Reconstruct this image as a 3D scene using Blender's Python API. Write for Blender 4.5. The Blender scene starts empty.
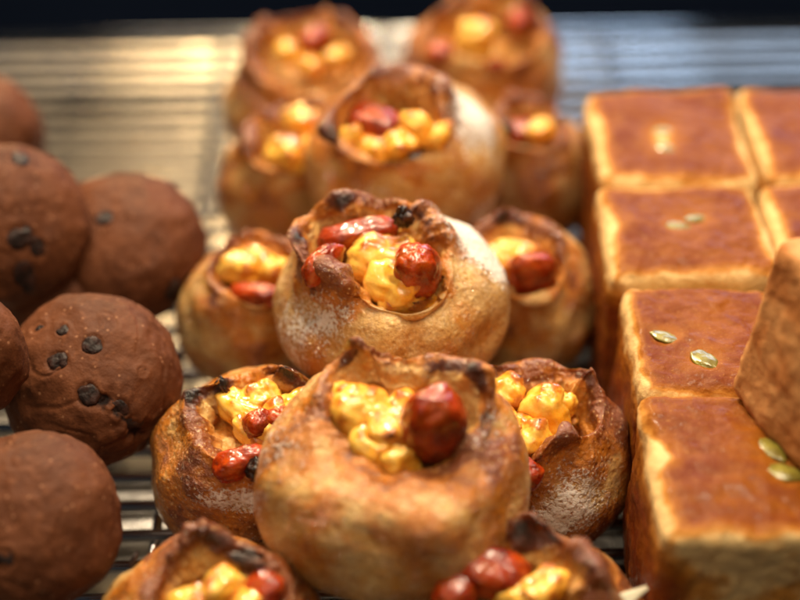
import bpy, math, random
import numpy as np
from mathutils import Vector, Matrix

scene = bpy.context.scene
COL = scene.collection

# ------------------------------------------------------------------ camera
F, PITCH, CAMH = 1500.0, math.radians(36.3), 0.306
cam_d = bpy.data.cameras.new('camera'); cam = bpy.data.objects.new('camera', cam_d); COL.objects.link(cam)
cam.location = (0, 0, CAMH); cam.rotation_euler = (math.pi/2 - PITCH, 0, 0)
cam_d.sensor_width = 36; cam_d.lens = F/800*36; cam_d.clip_start = 0.01; cam_d.clip_end = 50
cam_d.dof.use_dof = True; cam_d.dof.focus_distance = 0.398; cam_d.dof.aperture_fstop = 4.3
cam_d.dof.aperture_blades = 0
scene.camera = cam
CAMP = Vector((0, 0, CAMH))
RGT = Vector((1, 0, 0)); FWD = Vector((0, math.cos(PITCH), -math.sin(PITCH))); UPV = Vector((0, math.sin(PITCH), math.cos(PITCH)))

def ray(px, py):
    return (FWD*F + RGT*(px-400) - UPV*(py-300)).normalized()

def at(px, py, z):
    d = ray(px, py); t = (z-CAMH)/d.z
    return CAMP + d*t

# ------------------------------------------------------------------ noise
def perlin(p, seed=0):
    rs = np.random.RandomState(seed)
    perm = rs.permutation(256); perm = np.concatenate([perm, perm, perm])
    g = rs.normal(size=(256, 3)); g /= np.linalg.norm(g, axis=1)[:, None]
    pi = np.floor(p).astype(int); pf = p-pi; pi &= 255
    u = pf*pf*pf*(pf*(pf*6-15)+10)
    out = np.zeros(len(p))
    for dx in (0, 1):
        for dy in (0, 1):
            for dz in (0, 1):
                h = perm[perm[perm[(pi[:, 0]+dx) & 255]+((pi[:, 1]+dy) & 255)]+((pi[:, 2]+dz) & 255)]
                d = g[h]; v = pf-np.array([dx, dy, dz])
                w = (u[:, 0] if dx else 1-u[:, 0])*(u[:, 1] if dy else 1-u[:, 1])*(u[:, 2] if dz else 1-u[:, 2])
                out += w*(d*v).sum(1)
    return out*1.6

def fbm(p, seed=0, oct=4, gain=.5):
    s = np.zeros(len(p)); a = 1.
    for i in range(oct):
        s += a*perlin(p*(2**i)+i*7.3, seed+i); a *= gain
    return s

def sstep(a, b, x):
    t = np.clip((x-a)/(b-a), 0, 1); return t*t*(3-2*t)

# ------------------------------------------------------------------ objects
def tag(o, label=None, cat=None, group=None, kind=None):
    if label: o['label'] = label
    if cat: o['category'] = cat
    if group: o['group'] = group
    if kind: o['kind'] = kind
    return o

def empty(name, loc, label, cat, group=None):
    o = bpy.data.objects.new(name, None); COL.objects.link(o); o.location = loc
    o.empty_display_size = .01
    return tag(o, label, cat, group)

def link_mesh(name, verts, faces, mat, parent=None, attrs=None, smooth=True):
    me = bpy.data.meshes.new(name)
    verts = np.asarray(verts, dtype=np.float32)
    if isinstance(faces, np.ndarray):
        n, k = faces.shape
        me.vertices.add(len(verts)); me.vertices.foreach_set('co', verts.ravel())
        me.loops.add(n*k); me.loops.foreach_set('vertex_index', faces.ravel().astype(np.int32))
        me.polygons.add(n)
        me.polygons.foreach_set('loop_start', np.arange(0, n*k, k, dtype=np.int32))
        me.update(calc_edges=True)
    else:
        me.from_pydata([tuple(map(float, v)) for v in verts], [], faces)
    me.validate()
    if smooth:
        me.polygons.foreach_set('use_smooth', [True]*len(me.polygons))
    if attrs:
        for k_, v in attrs.items():
            a = me.attributes.new(k_, 'FLOAT', 'POINT'); a.data.foreach_set('value', np.asarray(v, dtype=np.float32))
    me.materials.append(mat)
    o = bpy.data.objects.new(name, me); COL.objects.link(o)
    if parent: o.parent = parent
    return o

def normals(V, Fq):
    a = V[Fq[:, 2]]-V[Fq[:, 0]]; b = V[Fq[:, 3]]-V[Fq[:, 1]]
    n = np.cross(a, b); N = np.zeros_like(V)
    for i in range(4):
        np.add.at(N, Fq[:, i], n)
    l = np.linalg.norm(N, axis=1); l[l == 0] = 1
    return N/l[:, None]

# ------------------------------------------------------------------ materials
class NT:
    def __init__(s, name):
        s.m = bpy.data.materials.new(name); s.m.use_nodes = True
        s.t = s.m.node_tree; s.n = s.t.nodes; s.l = s.t.links
        s.n.clear(); s.out = s.n.new('ShaderNodeOutputMaterial'); s.b = s.n.new('ShaderNodeBsdfPrincipled')
        s.l.new(s.b.outputs[0], s.out.inputs[0])
        s.tc = s.n.new('ShaderNodeTexCoord')
    def set(s, k, v):
        if hasattr(v, 'is_output') or isinstance(v, bpy.types.NodeSocket): s.l.new(v, s.b.inputs[k])
        else: s.b.inputs[k].default_value = v
    def attr(s, name):
        a = s.n.new('ShaderNodeAttribute'); a.attribute_name = name; return a.outputs['Fac']
    def noise(s, scale, detail=4, rough=.55, off=0, dist=0, vec=None):
        n = s.n.new('ShaderNodeTexNoise'); n.inputs['Scale'].default_value = scale
        n.inputs['Detail'].default_value = detail; n.inputs['Roughness'].default_value = rough
        n.inputs['Distortion'].default_value = dist
        v = vec or s.tc.outputs['Object']
        if off:
            mp = s.n.new('ShaderNodeMapping'); mp.inputs['Location'].default_value = (off, off*.7, -off)
            s.l.new(v, mp.inputs[0]); v = mp.outputs[0]
        s.l.new(v, n.inputs['Vector']); return n.outputs['Fac']
    def voro(s, scale, feat='F1', rnd=1):
        n = s.n.new('ShaderNodeTexVoronoi'); n.feature = feat; n.inputs['Scale'].default_value = scale
        n.inputs['Randomness'].default_value = rnd
        s.l.new(s.tc.outputs['Object'], n.inputs['Vector']); return n.outputs['Distance']
    def ss(s, x, a, b, lo=0., hi=1.):
        m = s.n.new('ShaderNodeMapRange'); m.interpolation_type = 'SMOOTHSTEP'
        m.inputs['From Min'].default_value = a; m.inputs['From Max'].default_value = b
        m.inputs['To Min'].default_value = lo; m.inputs['To Max'].default_value = hi
        s.l.new(x, m.inputs['Value']); return m.outputs[0]
    def math(s, op, a, b=None):
        m = s.n.new('ShaderNodeMath'); m.operation = op
        for i, v in enumerate((a, b)):
            if v is None: continue
            if isinstance(v, (int, float)): m.inputs[i].default_value = v
            else: s.l.new(v, m.inputs[i])
        return m.outputs[0]
    def mix(s, f, a, b):
        m = s.n.new('ShaderNodeMix'); m.data_type = 'RGBA'
        for i, v in ((0, f), (6, a), (7, b)):
            if isinstance(v, (int, float)): m.inputs[i].default_value = v
            elif isinstance(v, tuple): m.inputs[i].default_value = (*v, 1)
            else: s.l.new(v, m.inputs[i])
        return m.outputs[2]
    def bump(s, h, strength=.5, dist=.001, nrm=None):
        b = s.n.new('ShaderNodeBump'); b.inputs['Strength'].default_value = strength
        b.inputs['Distance'].default_value = dist; s.l.new(h, b.inputs['Height'])
        if nrm: s.l.new(nrm, b.inputs['Normal'])
        return b.outputs[0]

def mat_dough():
    s = NT('baked_dough')
    n1 = s.noise(70, 5, .6); n2 = s.noise(260, 4, .6, off=3); n3 = s.noise(900, 3, .6, off=5)
    bake = s.attr('bake'); char = s.attr('char'); flour = s.attr('flour'); inn = s.attr('inner')
    base = s.mix(s.ss(n1, .38, .62), (.60, .36, .125), (.47, .20, .035))
    base = s.mix(s.ss(n2, .45, .7), base, (.64, .42, .18))
    bk = s.math('ADD', s.math('ADD', bake, .04), s.math('MULTIPLY', s.math('SUBTRACT', n1, .5), 1.9))
    bk = s.math('ADD', bk, s.math('MULTIPLY', s.math('SUBTRACT', n2, .5), 1.1))
    bk = s.math('ADD', bk, s.math('MULTIPLY', s.math('SUBTRACT', n3, .5), .5))
    c = s.mix(s.ss(bk, .12, .5), base, (.46, .15, .013))
    c = s.mix(s.ss(bk, .5, .95), c, (.175, .040, .005))
    c = s.mix(s.math('MULTIPLY', s.ss(n3, .52, .40), .3), c, (.20, .07, .015))
    # blistered specks
    sp = s.ss(s.voro(620), .12, .3, 1, 0)
    c = s.mix(s.math('MULTIPLY', sp, .38), c, (.80, .55, .26))
    c = s.mix(s.math('MULTIPLY', inn, .7), c, s.mix(s.ss(n1, .4, .6), (.72, .48, .17), (.62, .24, .025)))
    ch = s.math('ADD', char, s.math('MULTIPLY', s.math('SUBTRACT', n2, .5), .9))
    c = s.mix(s.ss(ch, .35, .62), c, (.10, .022, .006))
    c = s.mix(s.ss(ch, .62, .95), c, (.014, .007, .005))
    fl = s.math('ADD', flour, s.math('MULTIPLY', s.math('SUBTRACT', n2, .5), 1.1))
    fl = s.math('ADD', fl, s.math('MULTIPLY', s.math('SUBTRACT', n3, .5), 2.4))
    flm = s.math('MULTIPLY', s.ss(fl, .45, 1.1), .9)
    c = s.mix(flm, c, (.74, .69, .64))
    s.set('Base Color', c)
    r = s.ss(s.noise(160, 3, .5, off=9),   .35, .65, .34, .54)
    rn = s.n.new('ShaderNodeMix'); rn.data_type = 'FLOAT'
    s.l.new(flm, rn.inputs[0]); s.l.new(r, rn.inputs[2]); rn.inputs[3].default_value = .9
    s.set('Roughness', rn.outputs[0])
    s.set('Subsurface Weight', .12); s.b.inputs['Subsurface Radius'].default_value = (.004, .0018, .0007)
    s.set('Subsurface Scale', 1.0)
    s.set('Specular IOR Level', .38)
    h = s.math('ADD', s.math('MULTIPLY', n2, .45), s.math('MULTIPLY', n3, .38))
    h = s.math('ADD', h, s.math('MULTIPLY', s.ss(s.voro(420), .0, .45, 1, 0), .32))
    h = s.math('ADD', h, s.math('MULTIPLY', flm, .25))
    s.set('Normal', s.bump(h, .9, .0010))
    cw = s.math('MULTIPLY', s.ss(s.noise(110, 2, .5, off=17), .36, .5), s.math('SUBTRACT', 1., flm))
    s.set('Coat Weight', s.math('MULTIPLY', cw, .9)); s.set('Coat Roughness', .07)
    s.set('Coat Normal', s.bump(s.math('ADD', n2, s.math('MULTIPLY', n3, .6)), 1., .0036))
    return s.m

def mat_cheese():
    s = NT('melted_cheese')
    n = s.noise(150, 4, .55); n2 = s.noise(500, 3, .6, off=2)
    c = s.mix(s.ss(n, .35, .62), (.90, .56, .105), (.85, .36, .018))
    tb = s.math('ADD', s.attr('toast'), s.math('MULTIPLY', s.math('SUBTRACT', n, .5), 2.6))
    c = s.mix(s.ss(tb, .45, .85), c, (.46, .13, .012))
    c = s.mix(s.ss(tb, .95, 1.2), c, (.06, .015, .005))
    s.set('Base Color', c); s.set('Roughness', s.ss(n2, .3, .7, .16, .4))
    s.set('Subsurface Weight', .5); s.b.inputs['Subsurface Radius'].default_value = (.005, .003, .001)
    s.set('Coat Weight', .35); s.set('Coat Roughness', .10)
    s.set('Normal', s.bump(s.math('ADD', n, s.math('MULTIPLY', n2, .25)), .35, .0010))
    return s.m

def mat_red():
    s = NT('glazed_tomato')
    n = s.noise(180, 4, .6); n2 = s.noise(600, 3, .6, off=4)
    c = s.mix(s.ss(n, .35, .65), (.41, .044, .003), (.16, .010, .001))
    c = s.mix(s.ss(s.math('ADD', s.attr('toast'), s.math('MULTIPLY', s.math('SUBTRACT', n, .5), 1.2)), .8, 1.15), c, (.04, .007, .004))
    c = s.mix(s.ss(n2, .62, .8), c, (.48, .07, .004))
    c = s.mix(s.math('MULTIPLY', s.ss(s.noise(90, 3, .5, off=6), .54, .7), .5), c, (.58, .12, .006))
    s.set('Base Color', c); s.set('Roughness', s.ss(n2, .3, .7, .2, .4))
    s.set('Specular IOR Level', .3)
    s.set('Subsurface Weight', .75); s.b.inputs['Subsurface Radius'].default_value = (.006, .0010, .0003)
    s.set('Coat Weight', .5); s.set('Coat Roughness', .06)
    s.set('Normal', s.bump(s.math('ADD', n, s.math('MULTIPLY', n2, .5)), .5, .0011))
    return s.m

def mat_char():
    s = NT('burnt_dough')
    n = s.noise(400, 4, .6)
    s.set('Base Color', s.mix(s.ss(n, .4, .7), (.012, .006, .005), (.11, .03, .01)))
    s.set('Roughness', .28); s.set('Normal', s.bump(n, .8, .0012)); return s.m

def mat_choc():
    s = NT('cocoa_bread')
    n = s.noise(60, 5, .6); n2 = s.noise(420, 4, .6, off=2); n3 = s.noise(1500, 2, .6, off=7)
    c = s.mix(s.ss(n, .35, .65), (.125, .041, .016), (.08, .025, .0098))
    c = s.mix(s.math('MULTIPLY', s.ss(n2, .5, .72), .5), c, (.185, .064, .026))
    c = s.mix(s.math('MULTIPLY', s.ss(s.voro(330), .10, .16, 1, 0), .5), c, (.36, .17, .09))
    c = s.mix(s.ss(s.attr('crack'), .3, .9), c, (.012, .005, .004))
    s.set('Base Color', c); s.set('Roughness', .6); s.set('Specular IOR Level', .14)
    h = s.math('ADD', s.math('MULTIPLY', n2, 1.), s.math('MULTIPLY', n3, .5))
    s.set('Normal', s.bump(h, .45, .0006)); return s.m

def mat_chip():
    s = NT('dark_chocolate')
    n = s.noise(300, 4, .6)
    s.set('Base Color', s.mix(s.ss(n, .4, .65), (.012, .006, .005), (.036, .013, .009)))
    s.set('Roughness', .5); s.set('Specular IOR Level', .25); s.set('Normal', s.bump(n, .5, .0012)); return s.m

def mat_loaf():
    s = NT('loaf_crust')
    n = s.noise(55, 5, .6); n2 = s.noise(230, 4, .6, off=2); n3 = s.noise(1100, 3, .6, off=7)
    mp = s.n.new('ShaderNodeMapping'); mp.inputs['Scale'].default_value = (5, 5, 1.2); s.l.new(s.tc.outputs['Object'], mp.inputs[0])
    nv = s.noise(55, 4, .6, vec=mp.outputs[0])
    cr = s.attr('crust')
    k = s.math('ADD', cr, s.math('MULTIPLY', s.math('SUBTRACT', n, .5), 1.0))
    k = s.math('ADD', k, s.math('MULTIPLY', s.math('SUBTRACT', n2, .5), .45))
    c = s.mix(s.ss(k, .02, .30), (.66, .45, .20), (.46, .195, .035))
    c = s.mix(s.ss(k, .26, .62), c, (.25, .076, .006))
    c = s.mix(s.ss(k, .70, 1.2), c, (.13, .022, .003))
    c = s.mix(s.math('MULTIPLY', s.ss(nv, .5, .68), s.math('MULTIPLY', s.attr('side'), .45)), c, (.22, .065, .012))
    c = s.mix(s.math('MULTIPLY', s.ss(n3, .58, .75), .16), c, (.80, .42, .10))
    c = s.mix(s.attr('pale'), c, s.mix(s.ss(n, .4, .6), (.56, .27, .10), (.45, .17, .05)))
    s.set('Base Color', c); s.set('Roughness', s.ss(n2, .35, .65, .42, .62))
    s.set('Subsurface Weight', .1); s.b.inputs['Subsurface Radius'].default_value = (.004, .0018, .0007)
    h = s.math('ADD', s.math('MULTIPLY', n2, 1.), s.math('MULTIPLY', n3, .3))
    s.set('Normal', s.bump(h, .5, .0011)); s.set('Specular IOR Level', .12)
    s.set('Coat Weight', s.math('MULTIPLY', s.ss(n2, .4, .6), s.math('MULTIPLY', cr, .10))); s.set('Coat Roughness', .18); return s.m

def mat_seed():
    s = NT('pumpkin_seed')
    n = s.noise(260, 3, .6)
    s.set('Base Color', s.mix(s.ss(n, .35, .65), (.27, .23, .035), (.16, .125, .018)))
    s.set('Roughness', .3); s.set('Coat Weight', .4); s.set('Coat Roughness', .2)
    s.set('Normal', s.bump(n, .35, .0008)); return s.m

def mat_steel(name='polished_steel', col=(.62, .62, .62), rough=.2, bump=0):
    s = NT(name); s.set('Base Color', (*col, 1)); s.set('Metallic', 1.)
    n = s.noise(40, 4, .6)
    s.set('Roughness', s.ss(n, .3, .7, rough*.8, rough*1.25))
    if bump:
        s.set('Normal', s.bump(s.noise(300, 3, .6), bump, .0006))
    return s.m

def mat_plain(name, col, rough):
    s = NT(name)
    n = s.noise(8, 4, .6)
    s.set('Base Color', s.mix(n, tuple(c*.8 for c in col), tuple(c*1.2 for c in col))); s.set('Roughness', rough); s.set('Specular IOR Level', .0); return s.m

M_DOUGH, M_CHEESE, M_RED, M_CHAR = mat_dough(), mat_cheese(), mat_red(), mat_char()
M_CHOC, M_CHIP, M_LOAF, M_SEED = mat_choc(), mat_chip(), mat_loaf(), mat_seed()
M_STEEL = mat_steel(col=(.78, .77, .75), rough=.12); M_TRAY = mat_steel('satin_tray', (.22, .205, .19), .30, .2)

# ------------------------------------------------------------------ grids
def sphere_grid(nu, nv):
    u = np.linspace(0, 2*np.pi, nu, endpoint=False); v = np.linspace(0, np.pi, nv+2)[1:-1]
    V = [(0, 0, 1.)]
    U, W = np.meshgrid(u, v)
    P = np.stack([np.sin(W)*np.cos(U), np.sin(W)*np.sin(U), np.cos(W)], -1).reshape(-1, 3)
    V = np.concatenate([np.array([[0, 0, 1.]]), P, np.array([[0, 0, -1.]])])
    F_ = []
    for j in range(nv-1):
        a = 1+j*nu; i = np.arange(nu); i2 = (i+1) % nu
        F_.append(np.stack([a+i, a+nu+i, a+nu+i2, a+i2], 1))
    Fq = np.concatenate(F_)
    tri = [(0, 1+i, 1+(i+1) % nu) for i in range(nu)]
    L = 1+(nv-1)*nu; e = len(V)-1
    tri += [(L+i, e, L+(i+1) % nu) for i in range(nu)]
    return V, [tuple(map(int, f)) for f in Fq]+tri

_SG = {}
def blob(name, loc, size, mat, parent, seed, rough=.18, freq=1.3, boxy=0., rot=(0, 0, 0), nu=40, nv=28, attr='toast', wr=0.):
    """an irregular solid lump (cheese, tomato, chip); loc and size in parent's space"""
    if (nu, nv) not in _SG: _SG[(nu, nv)] = sphere_grid(nu, nv)
    V, Fc = _SG[(nu, nv)]; V = V.copy()
    if boxy:
        p = 2+boxy*4
        V = V/((np.abs(V)**p).sum(1)**(1/p))[:, None]
    d = fbm(V*freq+seed*3.17, seed, 4, .5)
    V2 = V*(1+rough*d)[:, None]
    V2 *= (1+rough*(.12 if mat is not M_CHEESE else .025)*fbm(V*freq*4+seed, seed+7, 3))[:, None]
    if wr:
        w = np.abs(perlin(V*freq*3+seed, seed+5)); V2 *= (1-wr*(1-sstep(0, .25, w)))[:, None]
    toast = np.clip(V[:, 2]*.35+d*.5+.2, 0, 1)
    V2 = V2*np.array(size)
    R = np.array(Matrix.Rotation(rot[2], 3, 'Z') @ Matrix.Rotation(rot[1], 3, 'Y') @ Matrix.Rotation(rot[0], 3, 'X'))
    V2 = V2 @ R.T
    o = link_mesh(name, V2, Fc, mat, parent, {attr: toast})
    o.location = loc
    return o

# ------------------------------------------------------------------ dough bundle
def smooth_periodic(x, sig):
    n = len(x); k = np.arange(n); k = np.minimum(k, n-k); g = np.exp(-.5*(k/sig)**2); g /= g.sum()
    return np.real(np.fft.ifft(np.fft.fft(x)*np.fft.fft(g)))

def bun(label, cx, cy, zc, R, H, keys, fills, seed, tilt=(0, 0), chars=(), flours=(), bake=.0, hi=True, floor=.55, shoulder=(), sig=3.6, rough=1., burnt=(), fat=0., fscale=1., mouth=.88):
    root = empty('stuffed_bun', (0, 0, 0), label, 'bread bun', 'crimped cheese and tomato buns piled on the rack')
    c = at(cx, cy, zc)
    M = Matrix.Translation(c) @ Matrix.Rotation(math.radians(tilt[0]), 4, 'X') @ Matrix.Rotation(math.radians(tilt[1]), 4, 'Y') @ Matrix.Translation((0, 0, -H/2))
    root.matrix_world = M
    Mi = M.inverted()
    o_l = Mi @ CAMP; M3 = Mi.to_3x3()
    def loc(px, py, zf):
        d = M3 @ ray(px, py); t = (zf*H-o_l.z)/d.z
        return o_l+d*t
    nphi, nv = (300, 190) if hi else (180, 110)
    kk = []
    for k in keys:
        q = loc(k[0], k[1], k[2]); kk.append((math.atan2(q.y, q.x) % (2*math.pi), math.hypot(q.x, q.y), (k[2]+.5*max(0, k[2]-1.03))*H))
    kk.sort()
    ang = np.array([k[0] for k in kk]); rr = np.array([k[1] for k in kk])*mouth; zz = np.array([k[2] for k in kk])
    phi = np.linspace(0, 2*np.pi, nphi, endpoint=False)
    def interp(y): return np.interp(phi, np.concatenate([[ang[-1]-2*np.pi], ang, [ang[0]+2*np.pi]]), np.concatenate([[y[-1]], y, [y[0]]]))
    sg = sig*nphi/300
    r0 = smooth_periodic(interp(rr), sg); z0 = smooth_periodic(interp(zz), sg)
    circ = np.stack([np.cos(phi), np.sin(phi), np.zeros_like(phi)], 1)
    Ro = R*(1+.06*fbm(circ*1.1+seed, seed, 2))
    r0 = np.clip(r0, .22*R, .93*Ro)
    # valleys: where rim is low, shoulder is fatter (dough rolls); where high, pinched
    hgt = (z0-z0.min())/(np.ptp(z0)+1e-6)
    rel = r0/Ro
    fl = np.minimum((floor+.22)*H, z0.min()-.06*H)
    fills = [(f[0], f[1], f[2], f[3]+(.07 if f[0] == 'c' else .03), *[q*fscale for q in f[4:7]], *f[7:]) for f in fills]
    shl = .80*np.ones_like(phi)
    zs = .62+.10*(1-hgt)
    P = [(0*phi, 0*phi), ((.55+.2*fat)*Ro, 0*phi), ((.86+.12*fat)*Ro, (.06+.02*fat)*H+0*phi), ((1.0+.03*fat)*Ro, .36*H+0*phi),
         (Ro*(.895+.03*(rel-.5)), H*(zs+.04)), (r0+(Ro*.90-r0)*(.50-.14*hgt), z0*.90+.17*H*(1-hgt)-.07*H*hgt),
         (r0+.12*R, z0+.05*H*(1-hgt)), (r0+.02*R, z0*1.0), (r0-.065*R, z0-.10*H), (np.maximum(r0-.13*R, .5*r0), z0-.24*H),
         (.68*r0, fl+.3*(z0-fl)*.3), (.35*r0, fl+0*phi), (0*phi, fl+0*phi)]
    PR = np.array([p[0] for p in P]); PZ = np.array([p[1] for p in P])
    # smooth shoulder: pull shoulder point to convex bulge
    for arr in (PR, PZ): pass
    K = len(P); arcw = np.array([.5, .5, .9, 1.2, 1.4, 1.2, .7, .7, .8, 1., .8, .5])
    cum = np.concatenate([[0], np.cumsum(arcw)]); cum /= cum[-1]
    t = np.linspace(0, 1, nv+1)[1:-1]
    seg = np.clip(np.searchsorted(cum, t, side='right')-1, 0, K-2); u = (t-cum[seg])/(cum[seg+1]-cum[seg])
    def cr(A):
        A = np.concatenate([A[:1], A, A[-1:]])
        p0, p1, p2, p3 = A[seg], A[seg+1], A[seg+2], A[seg+3]; U = u[:, None]
        return .5*((2*p1)+(-p0+p2)*U+(2*p0-5*p1+4*p2-p3)*U**2+(-p0+3*p1-3*p2+p3)*U**3)
    RR, ZZ = np.maximum(cr(PR), 0), cr(PZ)
    # light smoothing along v
    for _ in range(4 if hi else 2):
        RR[1:-1] = (RR[:-2]+2*RR[1:-1]+RR[2:])/4; ZZ[1:-1] = (ZZ[:-2]+2*ZZ[1:-1]+ZZ[2:])/4
    ni = len(t)
    X = RR*np.cos(phi); Y = RR*np.sin(phi)
    V = np.stack([X, Y, ZZ], -1).reshape(-1, 3)
    T = np.repeat(t, nphi); PH = np.tile(phi, ni)
    V = np.concatenate([V, [[0, 0, 0]], [[0, 0, fl]]])
    T = np.concatenate([T, [0, 1]]); PH = np.concatenate([PH, [0, 0]])
    i = np.arange(nphi); i2 = (i+1) % nphi
    Fq = np.concatenate([np.stack([j*nphi+i, j*nphi+i2, (j+1)*nphi+i2, (j+1)*nphi+i], 1) for j in range(ni-1)])
    N = normals(V, Fq)
    trim = cum[7]                          # crest of rim
    nearrim = np.exp(-((T-trim)/.13)**2)
    outer = sstep(trim+.02, trim-.06, T)
    inner = 1-outer
    # lumps, pleats radiating from the gather
    cv = np.stack([np.cos(PH), np.sin(PH), T*1.2], 1)
    pl = perlin(cv*np.array([3.2, 3.2, 1.6])+seed*1.7, seed+11)
    pl2 = perlin(cv*np.array([7, 7, 3.0])+seed*.7, seed+12)
    ridge = 1-2*np.abs(pl2)
    side = sstep(.12, .3, T)
    hv = np.interp(PH, np.append(phi, 2*np.pi), np.append(hgt, hgt[0]))
    D = R*rough*(.10*fbm(V/R*1.5+seed, seed+1, 2)*side + .062*pl*nearrim*(.35+hv) + .022*(ridge-.5)*nearrim*sstep(.2, .5, T)*(.15+hv) + .008*fbm(V/R*11+seed, seed+2, 3)*side)
    D = D + inner*R*.05*fbm(V/R*5+seed, seed+3, 3)
    bakeA = bake+(.30+.45*hv)*np.exp(-((T-trim+.015)/.12)**2)+.25*sstep(.55, .95, V[:, 2]/H)*outer
    bakeA += (.42 if hi else .60)*fbm(V/R*1.9+seed+5, seed+4, 3)
    bakeA -= .25*sstep(.45*H, .1*H, V[:, 2])*0
    bakeA -= .35*sstep(trim+.015, trim+.06, T)
    bakeA += np.clip(2.6*D/R, -.2, .35)
    charA = np.zeros(len(V)); flA = np.zeros(len(V))
    zrimall = np.interp(PH, np.append(phi, 2*np.pi), np.append(z0, z0[0]))
    charA += .55*np.exp(-((T-trim)/.04)**2)*sstep(.99, 1.12, zrimall/H)+.30*fbm(V/R*3+seed, seed+6, 2)*nearrim
    for (px, py, zf, rad, w) in chars:
        q = np.array(loc(px, py, zf)); d2 = ((V-q)**2).sum(1)/(rad*R)**2
        charA += w*np.exp(-d2)
    for (px, py, zf, rad, w) in burnt:
        q = np.array(loc(px, py, zf)); d2 = ((V-q)**2).sum(1)/(rad*R)**2
        bakeA += w*np.exp(-d2)
    for (px, py, zf, rx, rad, w) in flours:
        q = np.array(loc(px, py, zf)); dd = V-q; d2 = ((dd/np.array([rx*R, rad*R, rad*R]))**2).sum(1)
        flA += 1.35*w*np.exp(-(d2/1.35)**1.5)*outer
    for (px, py, zf, rad, amp) in shoulder:      # local swellings (+) and dents (-)
        q = np.array(loc(px, py, zf)); d2 = ((V-q)**2).sum(1)/(rad*R)**2
        D = D+amp*R*np.exp(-d2)
    flA += (.42*sstep(.5, .2, V[:, 2]/H)+.30*sstep(.1, .5, fbm(V/R*2.1+seed+3, seed+14, 2)))*outer*sstep(-.2, .5, fbm(V/R*1.3+seed+9, seed+9, 2))
    V2 = V+N*D[:, None]
    V2[:, 2] = np.maximum(V2[:, 2], 0)
    tri0, tri1 = len(V)-2, len(V)-1
    faces = [tuple(f) for f in Fq.tolist()]+[(tri0, int(b), int(a)) for a, b in zip(i, i2)]+[(tri1, (ni-1)*nphi+int(a), (ni-1)*nphi+int(b)) for a, b in zip(i, i2)]
    link_mesh('dough', V2, faces, M_DOUGH, root, {'bake': bakeA, 'char': charA, 'flour': flA, 'inner': inner*sstep(trim+.02, trim+.10, T)})
    rnd = random.Random(seed)
    for j, f in enumerate(fills):
        kind, px, py, zf, sx, sy, sz = f[:7]
        rt = f[7] if len(f) > 7 else rnd.uniform(-1, 1)
        q = loc(px, py, zf); sd = seed*20+j
        if kind == 'c':
            blob('cheese', q, (sx*R*.86, sy*R*.86, sz*R*.9), M_CHEESE, root, sd, .25, .95, .25, (rnd.uniform(-.3, .3), rnd.uniform(-.3, .3), rt))
        elif kind == 't':
            blob('tomato', q, (sx*R, sy*R, sz*R), M_RED, root, sd, .13, 1.0, .15, (rnd.uniform(-.2, .2), rnd.uniform(-.2, .2), rt), nu=56, nv=40, wr=.025)
        else:
            blob('burnt_tip', q, (sx*R, sy*R, sz*R), M_CHAR, root, sd, .35, 1.6, 0, (0, 0, rt))
    return root

# front bun A
bun('large smooth bun in front with an oval red tomato slice standing in its mouth', 393, 466, .049, .0342, .036,
    [(362, 345, 1.20), (385, 364, 1.08), (420, 371, 1.04), (455, 366, 1.08), (482, 375, 1.14), (488, 400, 1.0), (474, 432, .95), (452, 456, .84), (424, 474, .78), (388, 474, .77), (360, 452, .82), (338, 424, .92), (330, 392, .98), (342, 362, 1.06)],
    [('c', 362, 415, .80, .27, .22, .20), ('c', 388, 432, .76, .26, .22, .20), ('c', 372, 448, .74, .22, .17, .16), ('c', 398, 458, .72, .16, .16, .15), ('c', 350, 402, .80, .17, .15, .15), ('c', 405, 415, .74, .2, .2, .15),
     ('t', 434, 424, .96, .235, .19, .31, .25), ],
    11, fat=.7, mouth=.95, tilt=(5, 0), chars=((360, 352, 1.06, .15, .45), (430, 372, 1.0, .14, .35), (470, 372, 1.02, .13, .45), (478, 395, .9, .1, .5)),
    flours=((480, 420, .95, .16, .22, .55), (270, 440, .7, .25, .5, .35), (480, 500, .5, .5, .2, .25)),
    shoulder=((330, 520, .5, .5, .03), (492, 425, .95, .16, -.10)), burnt=((300, 440, .8, .3, .35), (470, 450, .95, .35, .45)), bake=.04, floor=.52)
# focus bun B
bun('sharpest bun at the pile centre with a white floured right shoulder', 390, 293, .049, .0342, .041,
    [(297, 240, 1.06), (322, 218, .98), (349, 199, 1.14), (374, 210, .98), (402, 213, 1.10), (424, 222, 1.10), (438, 255, 1.0), (438, 290, .88), (424, 311, .80), (396, 314, .78), (366, 298, .86), (338, 266, 1.08), (310, 262, .95)],
    [('c', 385, 262, .84, .34, .24, .18), ('c', 398, 285, .82, .28, .22, .20), ('c', 372, 252, .82, .2, .2, .18), ('c', 408, 300, .72, .28, .17, .13), ('c', 412, 245, .8, .2, .2, .15),
     ('t', 417, 271, .98, .19, .19, .24, 0.), ('t', 358, 236, .92, .34, .13, .13, .15), ('t', 322, 264, .99, .22, .10, .14, .9), ('b', 403, 217, 1.16, .075, .065, .09)],
    12, mouth=.96, tilt=(4, 2), chars=((297, 238, 1.05, .08, .6), (344, 203, 1.12, .08, .4), (402, 215, 1.15, .11, .6)),
    flours=((468, 226, .92, .34, .40, 1.15), (484, 262, .72, .26, .34, .75), (345, 312, .72, .30, .22, .62), (290, 335, .45, .3, .35, .55), (395, 320, .6, .2, .1, .3)),
    shoulder=((465, 262, .85, .50, .08), ), burnt=((300, 255, .95, .3, .45), (350, 285, .9, .25, .4), (432, 235, 1.0, .15, .4)), bake=-.10, floor=.50)
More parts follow.
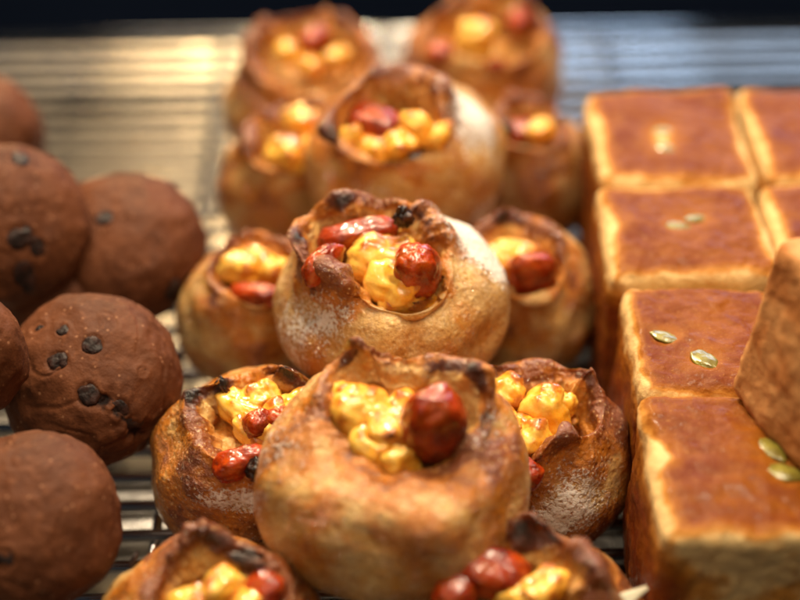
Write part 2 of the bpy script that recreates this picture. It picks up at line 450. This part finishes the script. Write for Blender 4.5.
# bun C
bun('blurred bun atop the pile behind the sharp one, white flour patch at right', 403, 152, .049, .0335, .046,
    [(318, 140, .98), (340, 108, 1.06), (372, 80, 1.14), (405, 84, 1.0), (432, 98, 1.12), (447, 130, 1.0), (434, 162, .84), (395, 174, .80), (352, 166, .86), (326, 154, .92)],
    [('t', 375, 124, .86, .30, .2, .16), ('c', 418, 130, .88, .14, .22, .2), ('c', 400, 148, .82, .18, .18, .18), ('c', 372, 152, .80, .22, .13, .14), ('c', 440, 140, .85, .1, .18, .2), ('c', 352, 140, .85, .13, .13, .16),
     ('b', 328, 132, .98, .12, .06, .07), ('b', 416, 158, .84, .09, .06, .05)],
    13, tilt=(4, 0), chars=((325, 134, 1.0, .2, .6), (418, 158, .8, .12, .6)), flours=((470, 112, .92, .25, .40, 1.0), (385, 188, .6, .4, .16, .5), (478, 205, .3, .3, .2, .5)),
    shoulder=((470, 150, .8, .45, .05),), hi=False, bake=.0)
# D
bun('bun left of the front one, with grey floured fold under its tomato pieces', 251, 455, .0225, .0280, .039,
    [(187, 390, 1.08), (205, 400, .96), (222, 384, 1.14), (250, 380, 1.0), (283, 372, 1.15), (312, 385, 1.0), (330, 420, .95), (310, 465, .9), (262, 490, .88), (228, 466, .94), (200, 432, .98)],
    [('c', 242, 412, .86, .3, .2, .2), ('c', 275, 425, .86, .28, .2, .2), ('c', 262, 400, .88, .24, .2, .2), ('c', 300, 410, .88, .22, .2, .2), ('c', 252, 436, .82, .25, .16, .16),
     ('t', 241, 463, .96, .26, .15, .16, .3), ('t', 258, 424, .98, .15, .12, .14), ('t', 281, 420, .98, .14, .12, .13), ('b', 258, 470, .98, .10, .12, .11)],
    14, tilt=(5, -3), chars=((188, 393, 1.05, .18, .8), (226, 387, 1.1, .2, .6), (282, 376, 1.12, .15, .6), (258, 470, .95, .14, .6)), flours=((235, 500, .75, .5, .13, .75), (262, 492, .85, .2, .12, .4)),
    burnt=((200, 480, .6, .5, .45), (215, 520, .3, .5, .4)), bake=.18, floor=.55)
# E
bun('bun between the front one and the loaves, pale flour streak on its side', 539, 450, .0225, .0278, .040,
    [(495, 366, 1.08), (525, 376, .96), (560, 371, 1.0), (588, 374, 1.14), (597, 402, 1.0), (585, 432, .96), (553, 436, 1.12), (530, 470, .9), (505, 480, .86), (480, 440, .9), (474, 395, 1.)],
    [('c', 545, 412, .90, .22, .26, .26), ('c', 528, 440, .84, .26, .25, .2), ('c', 506, 395, .90, .2, .2, .22), ('c', 562, 405, .88, .16, .15, .15), ('c', 500, 430, .84, .25, .25, .2), ('t', 528, 474, .88, .15, .15, .12)],
    15, tilt=(4, 4), chars=((495, 366, 1.05, .2, .5), (590, 377, 1.1, .13, .5), (532, 472, .9, .15, .5), (560, 380, .98, .12, .4)), flours=((572, 498, .62, .34, .32, .75), (545, 520, .45, .2, .2, .5)),
    burnt=((600, 420, .8, .4, .5), (560, 455, .95, .3, .4), (590, 500, .3, .5, .5)), bake=.22, floor=.55)
# F
bun('blurred bun left of the sharp one, yellow cheese and a dull grey spot', 256, 306, .0225, .0252, .040,
    [(213, 264, 1.0), (240, 246, 1.1), (272, 240, 1.05), (300, 260, 1.0), (296, 298, .9), (264, 312, .86), (233, 300, .9), (214, 284, .95)],
    [('c', 242, 268, .92, .3, .24, .2), ('c', 272, 270, .90, .26, .22, .2), ('c', 255, 262, .9, .25, .2, .2), ('t', 255, 295, .92, .32, .15, .14)],
    16, tilt=(5, 0), flours=((212, 306, .7, .18, .22, .65),), chars=((214, 306, .72, .12, .3),), hi=False, bake=.08, floor=.55)
# G
bun('blurred bun right of the sharp one, one big dark red tomato slice', 522, 293, .0225, .0256, .040,
    [(480, 232, 1.0), (508, 214, 1.14), (533, 230, 1.0), (556, 243, 1.12), (562, 270, 1.0), (550, 304, .9), (525, 308, .85), (495, 295, .9), (476, 265, .95)],
    [('c', 516, 256, .90, .34, .2, .2), ('c', 500, 262, .88, .25, .25, .2), ('t', 533, 276, .98, .28, .16, .36, .1), ],
    17, tilt=(6, 0), chars=((505, 220, 1.1, .2, .5), (548, 250, 1.0, .2, .3)), flours=((566, 320, .5, .2, .4, .3),), hi=False, bake=.12, floor=.55)
# H
bun('blurred bun left of the topmost one, two lumps of bright yellow cheese', 286, 180, .0232, .0248, .044,
    [(250, 140, 1.05), (275, 112, 1.08), (310, 98, 1.08), (338, 112, 1.0), (335, 150, .9), (305, 178, .86), (272, 178, .9), (250, 162, .95)],
    [('c', 286, 155, .94, .34, .25, .25), ('c', 302, 120, .96, .28, .25, .2), ('b', 308, 112, 1.05, .07, .08, .12), ('c', 320, 145, .88, .3, .3, .2)],
    18, tilt=(5, 0), chars=((308, 112, 1.0, .14, .5),), hi=False, bake=.16, floor=.55)
# I
bun('blurred narrow-mouthed bun right of the topmost one, mostly smooth brown', 526, 165, .0235, .0252, .045,
    [(505, 108, 1.02), (530, 100, 1.05), (553, 116, 1.05), (560, 140, .95), (546, 158, .9), (515, 155, .9), (500, 130, .95)],
    [('c', 540, 130, .88, .2, .18, .15), ('b', 506, 128, .98, .12, .1, .1), ('t', 520, 130, .86, .2, .2, .12)],
    19, tilt=(6, 0), chars=((508, 124, .95, .2, .5),), flours=((552, 160, .85, .25, .2, .4),), hi=False, bake=.16, floor=.6)
# J, K
bun('very blurred bun at the back left with red tomato between pale cheese', 308, 88, .027, .0335, .046,
    [(248, 55, 1.02), (262, 25, 1.1), (300, 18, 1.05), (345, 20, 1.1), (372, 50, 1.02), (355, 85, .85), (310, 95, .82), (268, 85, .88)],
    [('t', 314, 42, .98, .3, .2, .25), ('c', 288, 52, .94, .22, .22, .2), ('c', 338, 58, .94, .26, .2, .2), ('c', 312, 68, .85, .3, .2, .2)],
    20, tilt=(14, 0), flours=((280, 100, .5, .3, .3, .5), (375, 60, .8, .2, .3, .4)), hi=False, bake=.14, floor=.6, fscale=.66)
bun('very blurred bun at the back right with one large yellow cheese lump', 482, 66, .029, .0325, .049,
    [(428, 25, 1.08), (455, 8, 1.08), (490, -8, 1.12), (525, 2, 1.12), (545, 35, 1.02), (530, 65, .88), (490, 76, .84), (445, 68, .9)],
    [('c', 476, 38, 1.02, .38, .28, .32, 0.), ('t', 496, 66, .9, .16, .12, .12), ('t', 519, 22, 1.02, .22, .2, .2), ('t', 440, 52, .95, .2, .2, .15)],
    21, tilt=(14, 0), chars=((530, 45, 1.0, .2, .6),), flours=((545, 75, .5, .25, .3, .5), (476, 90, .6, .12, .16, .5)), hi=False, bake=.22, floor=.62, fscale=.72)
# L, M
bun('bun cut by the bottom edge at left, shiny dark folds and cheese', 212, 645, .0205, .0300, .043,
    [(165, 575, 1.0), (202, 532, 1.12), (235, 545, 1.02), (262, 556, 1.06), (285, 580, 1.0), (290, 620, .9), (240, 650, .8), (180, 640, .86)],
    [('c', 222, 590, .92, .3, .2, .2), ('c', 250, 606, .88, .3, .2, .2), ('c', 190, 605, .88, .25, .2, .2), ('b', 246, 560, 1.04, .2, .06, .06, -.3), ('t', 265, 590, .95, .2, .2, .16)],
    22, tilt=(8, 0), chars=((245, 558, 1.0, .18, .7), (210, 540, 1.08, .14, .3)), burnt=((185, 570, .9, .4, .5), (270, 580, .9, .35, .6)), flours=((318, 600, .5, .15, .25, .6),), bake=.38, floor=.6, hi=False, rough=1.15, fscale=.78)
bun('bun cut by the bottom edge at right, dark wet tomato and pointed corner', 534, 645, .0205, .0300, .043,
    [(440, 570, .96), (470, 548, 1.0), (505, 530, 1.03), (533, 516, 1.16), (562, 545, 1.05), (596, 574, 1.14), (585, 610, .95), (540, 640, .8), (460, 640, .8)],
    [('t', 494, 574, .93, .38, .26, .2, 0.), ('c', 545, 588, .90, .3, .2, .2), ('t', 455, 590, .9, .25, .25, .18), ('c', 520, 600, .85, .3, .2, .2), ('c', 470, 560, .86, .2, .12, .15)],
    23, tilt=(8, 0), chars=((535, 530, 1.08, .18, .6), (525, 545, 1.0, .12, .4)), burnt=((575, 560, .95, .4, .4),), bake=.30, floor=.6, hi=False, rough=1.15, fscale=.78)

# ------------------------------------------------------------------ cocoa buns
def cocoa(label, cx, cy, zc, R, H, tilt, chips, seed, cracks=(), hi=True):
    root = empty('chocolate_bun', (0, 0, 0), label, 'chocolate bun', 'dark chocolate buns stacked at the left of the rack')
    c = at(cx, cy, zc)
    M = Matrix.Translation(c) @ Matrix.Rotation(math.radians(tilt[0]), 4, 'X') @ Matrix.Rotation(math.radians(tilt[1]), 4, 'Y')
    root.matrix_world = M; Mi = M.inverted(); o_l = Mi @ CAMP; M3 = Mi.to_3x3()
    nu, nv = (220, 150) if hi else (120, 80)
    if (nu, nv) not in _SG: _SG[(nu, nv)] = sphere_grid(nu, nv)
    V, Fc = _SG[(nu, nv)]; V = V.copy()
    p = np.where(V[:, 2] > 0, 2.15, 2.9)
    s = (np.hypot(V[:, 0], V[:, 1])**p+np.abs(V[:, 2])**p)**(-1/p)
    B = V*s[:, None]
    d = fbm(V*1.4+seed, seed, 3)*.060+fbm(V*6+seed, seed+3, 4, .6)*.010-.020*sstep(.12, .0, np.abs(perlin(V*2.3+seed, seed+6)))*sstep(-.2, .3, perlin(V*1.1+seed, seed+7))
    B = B*(1+d)[:, None]; B = B*np.array([R, R, H/2])
    def hit(px, py):
        dd = M3 @ ray(px, py)
        a = Vector((o_l.x/R, o_l.y/R, o_l.z/(H/2))); b = Vector((dd.x/R, dd.y/R, dd.z/(H/2)))
        A_, B_, C_ = b.dot(b), 2*a.dot(b), a.dot(a)-1.02
        disc = B_*B_-4*A_*C_
        t = (-B_-math.sqrt(max(disc, 0)))/(2*A_); return o_l+dd*t
    crack = np.zeros(len(V))
    for (pts) in cracks:
        for (x0, y0), (x1, y1) in zip(pts[:-1], pts[1:]):
            a, b = np.array(hit(x0, y0)), np.array(hit(x1, y1))
            ab = b-a; tt = np.clip(((B-a)@ab)/(ab@ab), 0, 1); dist = np.linalg.norm(B-(a+tt[:, None]*ab), axis=1)
            wob = fbm(B/R*9, seed+8, 3)*.0022
            crack = np.maximum(crack, np.exp(-((dist+wob)/.0022)**2))
    for (px, py, r) in chips:       # a dimple round each chip
        q = np.array(hit(px, py)); dist = np.linalg.norm(B-q, axis=1)
        g = np.exp(-(dist/(r*1.25))**2); B = B*(1+(.018*np.exp(-((dist-r*1.25)/(r*.6))**2)-.020*g))[:, None]
        crack = np.maximum(crack, .30*np.exp(-((dist-r*.98)/(r*.14))**2))
    B = B*(1-.07*crack)[:, None]
    link_mesh('cocoa_dough', B, Fc, M_CHOC, root, {'crack': crack})
    rnd = random.Random(seed)
    for j, (px, py, r) in enumerate(chips):
        q = hit(px, py); n = Vector((q.x/R**2, q.y/R**2, q.z/(H/2)**2)).normalized()
        e = n.to_track_quat('Z', 'Y').to_euler()
        o = blob('chocolate_chip', q-n*r*.26, (r*rnd.uniform(.95, 1.3), r*.95, r*.36), M_CHIP, root, seed*10+j, .34, .8, .1, (0, 0, rnd.uniform(0, 3)))
        o.rotation_euler = e
    return root

cocoa('nearest chocolate bun at the bottom left with a nearly plain smooth top', 30, 520, .042, .0224, .030, (30, 8), [(2, 560, .0026), (136, 560, .002)], 31)
cocoa('chocolate bun with a black crack and big chips, second from the front', 90, 379, .037, .0250, .033, (34, -6), [(38, 328, .0019), (92, 344, .0026), (57, 361, .0027), (88, 395, .0030), (120, 408, .0022), (130, 422, .0024), (62, 330, .0016), (142, 372, .0014)], 32,
      cracks=[[(92, 398), (104, 402), (113, 412), (124, 418), (134, 430), (146, 436)]])
cocoa('blurred chocolate bun behind the cracked one, beside the bright wires', 124, 246, .034, .0256, .034, (26, -4), [(104, 218, .0026), (174, 290, .0028), (150, 262, .0015)], 33, hi=False)
cocoa('chocolate bun at the left edge, higher than its neighbours, with several dark chips', 5, 225, .050, .0260, .034, (44, 14), [(20, 158, .0026), (22, 237, .0034), (38, 247, .0022), (26, 276, .0038)], 34, hi=False)
cocoa('small visible part of a chocolate bun at the far left, farthest back', -20, 136, .034, .0225, .040, (10, 0), [], 35, hi=False)
cocoa('sliver of a chocolate bun at the left edge above the nearest one', -36, 352, .060, .0160, .034, (30, 0), [], 36, hi=False)
cocoa('chocolate bun mostly hidden in the dark gap behind the cracked one', 62, 290, .022, .0205, .036, (0, 0), [], 37, hi=False)

# ------------------------------------------------------------------ loaves
def rbox(n, sx, sy, sz, r):
    g = np.linspace(-1, 1, n+1); g = np.sign(g)*(np.abs(g)**.8)
    A, B = np.meshgrid(g, g, indexing='ij'); A = A.ravel(); B = B.ravel(); O = np.ones_like(A)
    fs = [(A, B, O), (B, A, -O), (O, A, B), (-O, B, A), (B, O, A), (A, -O, B)]
    V = np.concatenate([np.stack(f, 1) for f in fs])
    i, j = np.meshgrid(np.arange(n), np.arange(n), indexing='ij'); i = i.ravel(); j = j.ravel(); m = n+1
    q = np.stack([i*m+j, (i+1)*m+j, (i+1)*m+j+1, i*m+j+1], 1)
    Fq = np.concatenate([q+k*m*m for k in range(6)])
    key = np.round(V*1e5).astype(np.int64); _, idx, inv = np.unique(key, axis=0, return_index=True, return_inverse=True)
    V = V[idx]; Fq = inv.ravel()[Fq]
    H = np.array([sx, sy, sz])/2
    P = V*H; C = np.clip(P, -(H-r), H-r); D = P-C; l = np.linalg.norm(D, axis=1); ok = l > 1e-9
    # push rounded shell
    m_ = np.abs(D).max(1); sc = np.where(ok, r/np.maximum(l, 1e-9)*np.minimum(1, m_/r*1.0), 0)
    return C+D*sc[:, None], Fq, H

def loaf(label, x0, x1, y0, y1, ztop, seed, r=.0042, rot=None, ctr=None, size=None, seeds=(), patches=(), pale=0., n=90, yaw=0., margin=.0034, dents=()):
    if ctr is None:
        sx, sy, sz = x1-x0, y1-y0, ztop; ctr = ((x0+x1)/2, (y0+y1)/2, ztop/2)
    else: sx, sy, sz = size
    root = empty('square_loaf', (0, 0, 0), label, 'bread loaf', 'small square loaves in a row at the right')
    M = Matrix.Translation(ctr) @ (rot or Matrix.Rotation(yaw, 4, 'Z'))
    root.matrix_world = M
    V, Fq, H = rbox(n, sx, sy, sz, r)
    N = normals(V, Fq)
    u = V/H
    bulge = .0012*((1-u[:, 0]**2)*(1-u[:, 1]**2))*(np.abs(u[:, 2]) > .7) + .0008*(1-u[:, 2]**2)*((1-u[:, 1]**2)+(1-u[:, 0]**2))*.6
    V2 = V+N*(bulge+.0011*fbm(V*45+seed, seed, 3)+.00035*fbm(V*260+seed, seed+2, 3))[:, None]
    edge = np.minimum(H[0]-np.abs(V[:, 0]), H[1]-np.abs(V[:, 1]))
    wob = .0018*fbm(V*55+seed*2, seed+4, 4, .5)
    top = sstep(.55, .93, u[:, 2])
    crust = top*sstep(margin*.1, margin*1.9, edge+wob)
    side = (1-top)
    topd = H[2]-V[:, 2]
    sidec = sstep(.000, .016, topd+.004*fbm(V*60+seed, seed+5, 3)-.003)
    lf = sstep(.6, .95, -u[:, 0])                       # left side took more colour in the tin
    crust = np.maximum(crust, side*sidec*(.42+.35*lf+.20*fbm(V*60, seed+6, 3))-side*(1-lf)*.18)
    crust += side*lf*.35
    Mi = M.inverted(); o_l = Mi @ CAMP; M3 = Mi.to_3x3()
    def hit(px, py):
        d = M3 @ ray(px, py); t = (H[2]-o_l.z)/d.z; return o_l+d*t
    for (px, py, rad, w) in patches:
        q = np.array(hit(px, py)); dist = np.linalg.norm(V-q, axis=1); crust += w*np.exp(-(dist/rad)**2)
    for (px, py, rad, w) in dents:
        q = np.array(hit(px, py)); dist = np.linalg.norm(V-q, axis=1); V2 += N*(w*np.exp(-(dist/rad)**2))[:, None]
    sd_obj = []
    for (px, py, a, l, w) in seeds:
        q = np.array(hit(px, py)); dist = np.linalg.norm(V-q, axis=1); V2 -= N*(.0008*np.exp(-(dist/(l*.8))**2))[:, None]
        crust -= .35*np.exp(-((dist-l*.5)/(l*.55))**2)
    link_mesh('crust', V2, Fq, M_LOAF, root, {'crust': crust, 'side': side, 'pale': np.full(len(V), pale)})
    for k, (px, py, a, l, w) in enumerate(seeds):
        q = hit(px, py)
        j = int(np.argmin(np.linalg.norm(V2[:, :2]-np.array([q.x, q.y]), axis=1)+100*(V2[:, 2] < H[2]*.8)))
        SV, SF = sphere_grid(40, 20); SV = SV.copy()
        tap = 1-.45*np.clip(SV[:, 0], 0, 1)**1.5; SV *= (1+.10*fbm(SV*1.8+seed+k*3., seed+k, 3))[:, None]
        SV[:, 1] *= tap; SV *= np.array([l*1.12, w*1.25, w*.42])
        ca, sa = math.cos(a), math.sin(a); SV[:, :2] = SV[:, :2] @ np.array([[ca, sa], [-sa, ca]])
        o = link_mesh('pumpkin_seed', SV, SF, M_SEED, root); o.location = (q.x, q.y, float(V2[j, 2])+w*.04)
        o.rotation_euler = (random.Random(seed+k).uniform(-.15, .15), random.Random(seed+k+9).uniform(-.15, .15), 0)
    return root

ZT = .055
def X(px, py, z=ZT): return at(px, py, z).x
def Yy(py, z=ZT): return at(400, py, z).y
loaf('back loaf of the left column, darker top and two seeds in a pale dimple', X(594, 135), X(746, 135), Yy(182)+.0006, Yy(90), ZT, 41, seeds=((662, 133, .3, .0036, .002), (664, 149, -.6, .0036, .002)), patches=((660, 140, .0055, -.75),), dents=((682, 102, .010, -.0016), (715, 94, .013, .0022), (636, 104, .012, .0012)))
loaf('third loaf back from the front, two seeds meeting in a V on its top', X(603, 225), X(768, 225), Yy(277)+.0006, Yy(183)-.0006, ZT, 42, seeds=((675, 227, -.15, .0044, .0016), (698, 218, .45, .0042, .0018)), patches=((608, 225, .006, -.4),))
loaf('second loaf from the front, two separate green seeds by its left edge', X(632, 340), X(789, 340), Yy(394)+.0004, Yy(283)-.0008, ZT, 43, seeds=((667, 336, -.45, .0043, .0023), (705, 361, -1.0, .0045, .0027)), margin=.0022, dents=((668, 345, .006, -.001),))
loaf('front loaf nearest the camera, two seeds by the leaning loaf, pale patch at left', X(650, 460), X(838, 460), Yy(541), Yy(394)-.0004, ZT+.001, 44,
     seeds=((771, 452, -1.1, .0045, .0024), (786, 474, -.25, .0046, .0026)), patches=((652, 450, .0045, -1.0), (668, 462, .003, -.6)), margin=.0030, dents=((655, 455, .005, .0010),))
loaf('back loaf of the right column, at the right edge of the photo', X(755, 135), X(905, 135), Yy(178)+.0006, Yy(86), ZT, 45, patches=((752, 130, .004, -.7),), yaw=0.)
loaf('loaf in front of the back one in the right column, cut by the photo edge', X(773, 225), X(930, 225), Yy(272), Yy(181)-.0006, ZT, 46)
P0 = at(728, 397, .0555); P1 = at(796, 473, .0555); ex = (P1-P0).normalized()
ey = Vector((-ex.y, ex.x, 0)); th = math.radians(8)
ez = Vector((0, 0, 1))*math.cos(th)+ey*math.sin(th); ey = ez.cross(ex)
R7 = Matrix((ex, ey, ez)).transposed().to_4x4()
S7 = (.062, .046, .048)
loaf('plain matte brown loaf leaning on the front loaves at the right edge', 0, 0, 0, 0, 0, 47, ctr=tuple(P0+ex*(S7[0]/2-.002)+ey*S7[1]/2+ez*S7[2]/2), size=S7, rot=R7, pale=1., r=.0045)

# ------------------------------------------------------------------ rack and tray
def tube_verts(p0, p1, r, n=14):
    p0, p1 = Vector(p0), Vector(p1); d = (p1-p0).normalized(); q = d.to_track_quat('Z', 'Y')
    V = []; 
    for p in (p0, p1):
        for k in range(n):
            a = 2*math.pi*k/n; V.append(p+q @ Vector((math.cos(a)*r, math.sin(a)*r, 0)))
    Fc = [(k, (k+1) % n, n+(k+1) % n, n+k) for k in range(n)]+[tuple(range(n))[::-1], tuple(range(n, 2*n))]
    return V, Fc

rack = empty('cooling_rack', (0, .40, 0), 'steel wire cooling rack under all the bread, thin rods running left to right', 'cooling rack')
rack.rotation_euler = (0, 0, math.radians(2.0))
YS = np.arange(-.20, .222, .012); RW = .0018
for k, y in enumerate(YS):
    V, Fc = tube_verts((-.33, float(y), -RW), (.33, float(y), -RW), RW, 20)
    link_mesh('wire', V, Fc, M_STEEL, rack)
for x in (-.24, -.0735, .10, .26):
    V, Fc = tube_verts((x, -.21, -2*RW-.0016), (x, .230, -2*RW-.0016), .0016, 16)
    link_mesh('support_rod', V, Fc, M_STEEL, rack)
V, Fc = tube_verts((-.335, .2275, -RW-.0008), (.335, .2275, -RW-.0008), .0030, 20); link_mesh('edge_rod', V, Fc, M_STEEL, rack)
for x in (-.335, .335):
    V, Fc = tube_verts((x, -.21, -RW-.0008), (x, .2275, -RW-.0008), .0030, 16); link_mesh('edge_rod', V, Fc, M_STEEL, rack)
for x in (-.3, .3):
    for y in (-.19, .22):
        V, Fc = tube_verts((x, y, -RW*2), (x, y, -.0185), .003, 12); link_mesh('foot', V, Fc, M_STEEL, rack)

def sheet_box(name, x0, x1, y0, y1, z0, z1, mat, parent=None):
    V = [(x, y, z) for z in (z0, z1) for y in (y0, y1) for x in (x0, x1)]
    Fc = [(0, 2, 3, 1), (4, 5, 7, 6), (0, 1, 5, 4), (1, 3, 7, 5), (3, 2, 6, 7), (2, 0, 4, 6)]
    return link_mesh(name, V, Fc, mat, parent, smooth=False)
tr = sheet_box('metal_tray', -.36, .36, -.215, .262, -.0210, -.0190, M_TRAY)
tr.location = (0, .40, 0); tr.rotation_euler = (0, 0, math.radians(2.0))
tag(tr, 'flat metal tray under the cooling rack, seen between its rods', 'tray')
tag(sheet_box('counter', -3, 3, -1.2, 2.4, -.05, -.0216, mat_plain('dark_counter', (.0012, .002, .0045), .8)), kind='structure')
tag(sheet_box('background', -4, 4, 2.4, 2.5, -1.5, 3., mat_plain('dark_background', (.003, .006, .012), .8)), kind='structure')

pa, pb = at(585, 606, .034), at(646, 587, .034)
dr = (pb-pa).normalized(); nn = Vector((-dr.y, dr.x, 0))
SV = []; 
for z in (.0, .0006):
    for q in (pa, pa-nn*.006+Vector((0, 0, -.003)), pb-nn*.0012, pb): SV.append(q+Vector((0, 0, z)))
ps = NT('waxed_paper'); ps.set('Base Color', ps.mix(ps.noise(80), (.62, .50, .30), (.70, .62, .45))); ps.set('Roughness', .4); ps.set('Subsurface Weight', .3)
tag(link_mesh('paper_corner', SV, [(3, 2, 1, 0), (4, 5, 6, 7), (0, 1, 5, 4), (1, 2, 6, 5), (2, 3, 7, 6), (3, 0, 4, 7)], ps.m, smooth=False), 'thin cream paper corner at the bottom edge beside the front loaf', 'paper')

# ------------------------------------------------------------------ light
def area(name, loc, target, sx, sy, power, col, shape='RECTANGLE'):
    l = bpy.data.lights.new(name, 'AREA'); l.shape = shape; l.size = sx; l.size_y = sy; l.energy = power; l.color = col
    o = bpy.data.objects.new(name, l); COL.objects.link(o); o.location = loc
    o.rotation_euler = (Vector(target)-Vector(loc)).to_track_quat('-Z', 'Y').to_euler(); return o
T0 = (0, .38, 0)
area('ceiling_lamp', (.20, .55, 1.0), T0, .26, .26, 7.1, (1, .81, .57))
area('shelf_lamp', (-.43, 1.40, .52), T0, .34, .40, .8, (1, .74, .48))
area('shelf_lamp', (-.20, 1.38, .54), T0, .065, .60, 7., (1, .68, .32))
area('ceiling_panel', (-.27, 1.12, .80), T0, .36, .36, .6, (1, .76, .45))
area('ceiling_panel', (.38, 1.12, .80), T0, .30, .36, .35, (.85, .88, 1.))
area('window_light', (.46, 1.75, .58), T0, .75, .24, 5.8, (.52, .71, 1.0))
area('window_light', (-.56, 1.85, .58), T0, .45, .14, .22, (.50, .80, 1.0))
area('front_fill', (-.25, -.55, .65), T0, .7, .5, 1.05, (1, .78, .56))
for p, e in (((-.165, .75, .7), 7.), ((.22, .62, .8), .8), ((-.35, .3, .8), .9), ((.3, .15, .75), .7), ((.02, .05, .85), .6), ((-.05, .95, .8), .8), ((.12, .35, .7), .6), ((-.22, .05, .7), .6), ((.42, .4, .8), .7)):
    area('spot_bulb', p, T0, .03+.003*e, .03+.003*e, e, (1, .82, .58), 'DISK')
w = bpy.data.worlds.new('World'); scene.world = w; w.use_nodes = True
w.node_tree.nodes['Background'].inputs[0].default_value = (.55, .62, .75, 1); w.node_tree.nodes['Background'].inputs[1].default_value = .03

scene.view_settings.view_transform = 'Standard'; scene.view_settings.look = 'None'
scene.view_settings.exposure = 0; scene.view_settings.gamma = 1
scene.render.engine = 'CYCLES'; scene.cycles.use_denoising = True
scene.cycles.max_bounces = 8; scene.cycles.sample_clamp_indirect = 6
